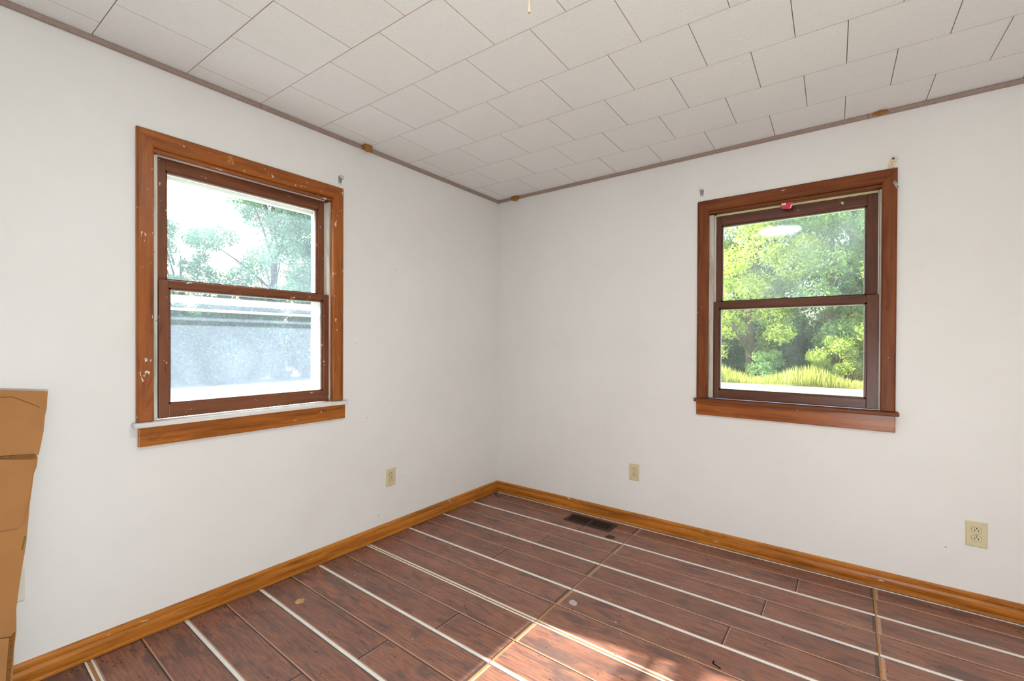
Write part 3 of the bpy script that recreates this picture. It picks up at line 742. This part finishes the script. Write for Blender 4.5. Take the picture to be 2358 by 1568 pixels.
m = MB().prism([PR(*((lambda q: (q[0], -0.0003, q[1]))(tl(a, b)))) for a, b in ((-0.012, -0.024), (0.013, -0.024), (0.013, 0.026), (-0.012, 0.026))], (0, -0.009, 0)); m.build('bracket_plate', M['bracket_cream'], cr)
q = tl(-0.003, 0.016); MB().lathe((q[0], -0.0093, q[1]), (0, -1, 0), [(0.0048, 0), (0.0048, 0.0008)], 16).build('screw', M['slot'], cr)
q = tl(0.0, 0.0); MB().box((q[0]-0.008, -0.0093, q[1]-0.0012), (q[0]+0.007, -0.0102, q[1]+0.0012)).build('bracket_slot', M['tan_bit'], cr)
q = tl(0.0, -0.013); MB().lathe((q[0], -0.0093, q[1]), (0, -1, 0), [(0.004, 0), (0.004, 0.0008)], 12).build('bracket_hole', M['tan_bit'], cr)
sc = empty('mending_plate', PR(2.563, -0.02, 2.05), 'small grey steel strip with two holes on the brown casing', 'bracket')
a0 = Vector((2.557, -0.0195, 2.070)); a1 = Vector((2.572, -0.0195, 2.034)); dr = (a1-a0).normalized(); nn = Vector((dr.z, 0, -dr.x))
MB().prism([a0+nn*0.0055, a0-nn*0.0055, a1-nn*0.0055, a1+nn*0.0055], (0, -0.002, 0)).build('strip_body', M['steel'], sc)
for t_ in (0.18, 0.84):
    p_ = a0+(a1-a0)*t_; MB().lathe((p_.x, -0.0216, p_.z), (0, -1, 0), [(0.0026, 0), (0.0026, 0.0005)], 10).build('strip_hole', M['slot'], sc)
rt = empty('red_tag', PR(2.09, 0.02, 2.018), 'crumpled red and white tag hanging at the top of the brown window', 'tag')
m = MB(); P0 = [(2.060, 0.018, 2.0565), (2.121, 0.018, 2.0555), (2.117, 0.010, 2.036), (2.107, 0.016, 2.018), (2.066, 0.012, 2.026), (2.061, 0.0165, 2.040)]
m.prism([PR(a, 0.0165, c_) for a, b, c_ in P0], (0, -0.0016, 0)); m.build('tag_body', M['red'], rt)
MB().prism([PR(a, 0.0148, c_) for a, c_ in ((2.063, 2.0555), (2.086, 2.0550), (2.085, 2.044), (2.064, 2.045))], (0, -0.0008, 0)).build('tag_print', M['tag_white'], rt)
MB().prism([PR(a, 0.0148, c_) for a, c_ in ((2.112, 2.044), (2.119, 2.042), (2.109, 2.021), (2.105, 2.024))], (0, -0.0008, 0)).build('tag_print', M['tag_white'], rt)

# ------------------------------------------------------------------ small things on the floor
hk = MB().tube([(1.9675, -1.0955, 0.0022), (1.9650, -1.1085, 0.0022), (1.9665, -1.1125, 0.0022), (1.970, -1.1140, 0.0022), (1.9980, -1.1262, 0.0022)], 0.0018, 6).build('hex_key', M['vent_dark'])
tag(hk, 'small dark hex key lying on the laminate floor', 'tool')
def blot(name, c, r, mat, label, cat, seed, h=0.0012, sx=1.0, sy=1.0, rot=0.0):
    rr = random.Random(seed); n = 18; pts = []
    for k in range(n):
        a = 2*math.pi*k/n; q = r*(1+rr.uniform(-0.18, 0.18)); x, y = q*sx*math.cos(a), q*sy*math.sin(a)
        pts.append((c[0]+x*math.cos(rot)-y*math.sin(rot), c[1]+x*math.sin(rot)+y*math.cos(rot)))
    m = MB(); A = [(p[0], p[1], 0.0002) for p in pts]; B = [(c[0]+(p[0]-c[0])*0.85, c[1]+(p[1]-c[1])*0.85, h*0.8) for p in pts]
    D = [(c[0]+(p[0]-c[0])*0.35, c[1]+(p[1]-c[1])*0.35, h) for p in pts]
    m.sweep([A, B, D]); return tag(m.build(name, mat), label, cat)
blot('mud_patch', (1.154, -0.277), 0.028, M['mud_dark'], 'flat dark brown mud patch on the floor by the register', 'mud', 1, 0.006, 1.1, 0.9)
blot('paint_spot', (0.268, -1.860), 0.022, M['tan_bit'], 'tan paint spot on the floor near the baseboard', 'paint', 2, 0.0010)
blot('chalk_smudge', (1.327, -1.075), 0.022, M['smudge'], 'round pale grey smudge on the floor beside the cross seam', 'stain', 4, 0.0007)
gb = MB().tube([(0.022, -0.60, 0.003), (0.035, -0.575, 0.005), (0.045, -0.545, 0.004), (0.05, -0.52, 0.003)], [0.001, 0.0035, 0.003, 0.0008], 6).build('leaf_scrap', M['green_bit'])
tag(gb, 'small green leaf scrap on the floor along the baseboard', 'leaf')
def scatter(name, mat, pts, label, smin, smax, flat=0.5):
    m = MB(); rr = random.Random(len(pts))
    for x, y in pts:
        s_ = rr.uniform(smin, smax); a = rr.uniform(0, 6.28); b = s_*rr.uniform(0.4, 0.9)
        c_, sn = math.cos(a), math.sin(a)
        q = [(x+c_*s_, y+sn*s_, 0.0003), (x-sn*b, y+c_*b, 0.0003), (x-c_*s_, y-sn*s_, 0.0003), (x+sn*b, y-c_*b, 0.0003), (x, y, 0.0003+s_*flat)]
        m.add(q, [(0, 1, 4), (1, 2, 4), (2, 3, 4), (3, 0, 4)])
    return tag(m.build(name, mat, origin=(1.5, -1.5, 0)), label, 'debris', kind='stuff')
pts = [(rnd.uniform(0.03, 3.2), rnd.uniform(-2.9, -0.04)) for _ in range(420)]
pts += [(0.03+abs(rnd.gauss(0, 0.05)), rnd.uniform(-2.9, -0.03)) for _ in range(260)]
pts += [(rnd.uniform(0.03, 3.2), -0.03-abs(rnd.gauss(0, 0.045))) for _ in range(260)]
pts += [(0.03+abs(rnd.gauss(0, 0.13)), -0.03-abs(rnd.gauss(0, 0.07))) for _ in range(260)]
scatter('floor_dirt', M['debris'], pts, 'dark specks of dirt scattered over the floor', 0.0016, 0.0042)
pts = [(rnd.uniform(0.03, 3.0), rnd.uniform(-2.6, -0.04)) for _ in range(40)]
pts += [(0.03+abs(rnd.gauss(0, 0.10)), -0.03-abs(rnd.gauss(0, 0.05))) for _ in range(60)]
scatter('paint_chips', M['debris_white'], pts, 'pale paint chips scattered over the floor', 0.0018, 0.0050)

# ------------------------------------------------------------------ outdoors
GZ = -0.45
def ground(name, x0, x1, y0, y1, z, mat, label, cat):
    o = MB().box((x0, y0, z-0.3), (x1, y1, z)).build(name, mat, origin=((x0+x1)/2, (y0+y1)/2, z)); return tag(o, label, cat, kind='structure')
ground('ground', -80, 80, -60, 80, GZ, M['lawn'], 'dry pale lawn outside the windows', 'ground')
ground('gravel_road', -60, 60, 11.0, 18.3, GZ+0.02, M['gravel'], 'sunlit pale gravel road beyond the brown window', 'road')
ground('gravel_drive', -17.0, -4.0, -20, 10.6, GZ+0.02, M['gravel'], 'sunlit pale gravel drive beyond the worn window', 'road')

def leaves(pos, size, seed, up=0.25, aspect=0.5):
    """one diamond leaf per position: arrays of verts and faces"""
    g = np.random.default_rng(seed); n = len(pos)
    d = g.normal(size=(n, 3)); d[:, 2] -= up; d /= np.linalg.norm(d, axis=1)[:, None]
    q = g.normal(size=(n, 3)); q[:, 2] += 0.8; s = np.cross(d, q); s /= np.linalg.norm(s, axis=1)[:, None]
    L = size*g.uniform(0.6, 1.35, n)[:, None]
    v = np.stack([pos, pos+d*L*0.5+s*L*aspect*0.5, pos+d*L, pos+d*L*0.5-s*L*aspect*0.5], 1).reshape(-1, 3)
    f = np.arange(4*n).reshape(-1, 4)
    return v, f
def np_mesh(name, v, f, mat, origin, parent=None):
    me = bpy.data.meshes.new(name); n = len(f)
    v = v-np.array(origin)
    me.vertices.add(len(v)); me.vertices.foreach_set('co', v.astype(np.float32).ravel())
    me.loops.add(4*n); me.loops.foreach_set('vertex_index', f.astype(np.int32).ravel())
    me.polygons.add(n); me.polygons.foreach_set('loop_start', np.arange(0, 4*n, 4, dtype=np.int32))
    me.materials.append(mat); me.update(calc_edges=True)
    o = bpy.data.objects.new(name, me); C.objects.link(o)
    if parent is not None: o.parent = parent; o.location = Vector(origin)-wloc(parent)
    else: o.location = origin
    return o
def tree(name, x, y, h, rx, mat, label, seed, nleaf=9000, low=0.12, ls=0.20, clusters=34, group=None, sparse=False):
    g = np.random.default_rng(seed)
    r = empty(name, (x, y, GZ), label, 'tree' if name != 'bush' else 'bush', group)
    # trunk and limbs
    lean = g.uniform(-0.25, 0.25, 2); top = GZ+h*0.8
    m = MB(); m.tube([(x, y, GZ-0.1), (x+lean[0]*0.3, y+lean[1]*0.3, GZ+h*0.3), (x+lean[0]*0.8, y+lean[1], GZ+h*0.55), (x+lean[0], y+lean[1], top)], [0.022*h, 0.017*h, 0.011*h, 0.003*h], 8)
    m.build('trunk', M['bark'], r)
    cl = []
    for k in range(clusters):
        t = low+(1-low)*((k+0.5)/clusters); a = g.uniform(0, 6.283)
        prof = math.sin(math.pi*min(1, max(0.08, (t-low)/(1-low)*0.86+0.14)))**0.6
        rad = rx*prof*math.sqrt(g.uniform(0.05, 1.0))
        cl.append((x+rad*math.cos(a), y+rad*math.sin(a), GZ+h*t, rx*g.uniform(0.26, 0.44)*(0.8 if sparse else 1.0)))
    for c in cl[::2]:
        z0 = max(GZ+h*0.12, c[2]-h*0.22)
        MB().tube([(x, y, z0), ((x+c[0])/2, (y+c[1])/2, (z0+c[2])/2+0.15), (c[0], c[1], c[2])], [0.007*h, 0.004*h, 0.001*h], 5).build('branch', M['bark'], r)
    nleaf = int(nleaf*1.9); ls *= 0.74
    ci = g.integers(0, len(cl), nleaf); ca = np.array(cl)[ci]
    d = g.normal(size=(nleaf, 3)); d /= np.linalg.norm(d, axis=1)[:, None]
    rr = g.uniform(0.15, 1, nleaf)**0.45
    pos = ca[:, :3]+d*(rr*ca[:, 3])[:, None]*np.array([1, 1, 0.72])
    pos[:, 2] = np.maximum(pos[:, 2], GZ+0.05)
    v, f = leaves(pos, ls, seed+1)
    tag(np_mesh('foliage', v, f, mat, (x, y, GZ), r), kind='stuff')
    return r

G1 = 'trees beyond the gravel road'
tree('leafy_tree', -4.6, 21.5, 9.5, 2.6, M['leaf_y'], 'bright yellow-green tree across the gravel road', 11, 13000, 0.08, group=G1)
tree('leafy_tree', -1.5, 21.3, 10.0, 2.5, M['leaf_y'], 'bright yellow-green tree across the gravel road', 12, 14000, 0.16, group=G1)
tree('leafy_tree', 1.5, 22.0, 10.0, 2.5, M['leaf_g'], 'mid green tree across the gravel road, behind the roadside bush', 13, 14000, 0.10, group=G1)
tree('leafy_tree', 4.4, 21.6, 9.0, 2.4, M['leaf_y'], 'bright yellow-green tree across the gravel road', 14, 12000, 0.10, group=G1)
tree('leafy_tree', 7.6, 22.4, 9.5, 2.6, M['leaf_g'], 'mid green tree across the gravel road', 15, 9000, 0.10, group=G1)
tree('leafy_tree', -8.0, 22.5, 9.5, 2.6, M['leaf_g'], 'mid green tree across the gravel road', 16, 9000, 0.10, group=G1)
for k, xx in enumerate((-13.0, -7.6, -2.6, 2.4, 7.8, 13.6)):
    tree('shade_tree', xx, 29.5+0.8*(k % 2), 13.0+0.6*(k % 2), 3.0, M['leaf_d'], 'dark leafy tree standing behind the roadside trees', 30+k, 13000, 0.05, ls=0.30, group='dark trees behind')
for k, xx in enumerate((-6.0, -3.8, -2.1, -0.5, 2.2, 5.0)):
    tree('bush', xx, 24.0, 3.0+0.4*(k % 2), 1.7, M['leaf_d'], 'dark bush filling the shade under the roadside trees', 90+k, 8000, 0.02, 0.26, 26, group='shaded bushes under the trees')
tree('bush', 1.9, 20.0, 1.9, 1.0, M['leaf_y'], 'rounded yellow-green bush at the edge of the tall grass', 50, 3600, 0.05, 0.13, 16)
tree('bush', -0.6, 20.4, 1.3, 0.9, M['leaf_g'], 'low green bush by the tall grass, below the mid green tree', 51, 2200, 0.05, 0.13, 12)
tree('bush', 3.6, 20.2, 1.5, 1.0, M['leaf_g'], 'low green bush by the tall grass, next to the rounded yellow-green bush', 52, 2400, 0.05, 0.13, 12)
# tall roadside grass
g = np.random.default_rng(5); n = 9000
gx = g.uniform(-9, 9, n); gy = 18.5+g.uniform(0, 1.5, n)
hh = g.uniform(0.35, 0.85, n)*(0.75+0.35*np.sin(gx*1.7))
base = np.stack([gx, gy, np.full(n, GZ)], 1); ang = g.uniform(0, 6.283, n); wv = np.stack([np.cos(ang), np.sin(ang), 0*ang], 1)*0.014
tip = base+np.stack([g.normal(0, 0.09, n), g.normal(0, 0.09, n), hh], 1); mid_ = (base+tip)/2+np.stack([0*gx, 0*gx, 0.05*hh], 1)
v = np.stack([base, mid_+wv, tip, mid_-wv], 1).reshape(-1, 3); f = np.arange(4*n).reshape(-1, 4)
tag(np_mesh('tall_grass', v, f, M['grass'], (0, 19, GZ)), 'tall yellow-green grass along the gravel road', 'grass', kind='stuff')
# beyond the worn window
G2 = 'trees beyond the gravel drive'
tree('leafy_tree', -20.5, 7.9, 10.6, 3.1, M['leaf_b'], 'tall blue-green tree beyond the gravel drive', 61, 21000, 0.10, 0.21, 70, G2, True)
tree('leafy_tree', -21.5, 11.9, 11.0, 3.1, M['leaf_b'], 'tall blue-green tree beyond the gravel drive', 62, 20000, 0.10, 0.21, 70, G2, True)
tree('leafy_tree', -23.0, 4.6, 7.2, 1.9, M['leaf_b'], 'shorter thin blue-green tree beyond the gravel drive', 63, 5000, 0.14, 0.19, 26, G2, True)
tree('leafy_tree', -23.0, 15.5, 8.5, 2.8, M['leaf_g'], 'tall mid green tree beyond the gravel drive', 64, 8000, 0.10, 0.19, 36, G2)
tree('leafy_tree', -26.0, 1.0, 5.2, 2.0, M['leaf_b'], 'shorter thin blue-green tree beyond the gravel drive', 65, 5000, 0.14, 0.19, 26, G2, True)
for k, yy in enumerate((-2.2, -0.4, 1.4, 3.2, 5.0, 6.8, 8.6, 10.4, 12.2)):
    tree('bush', -19.0-0.5*(k % 2), yy, 2.9+0.4*(k % 3), 1.6, M['leaf_d'], 'dark leafy bush at the far edge of the gravel drive', 70+k, 10000, 0.02, 0.25, 30, 'bushes beyond the drive')
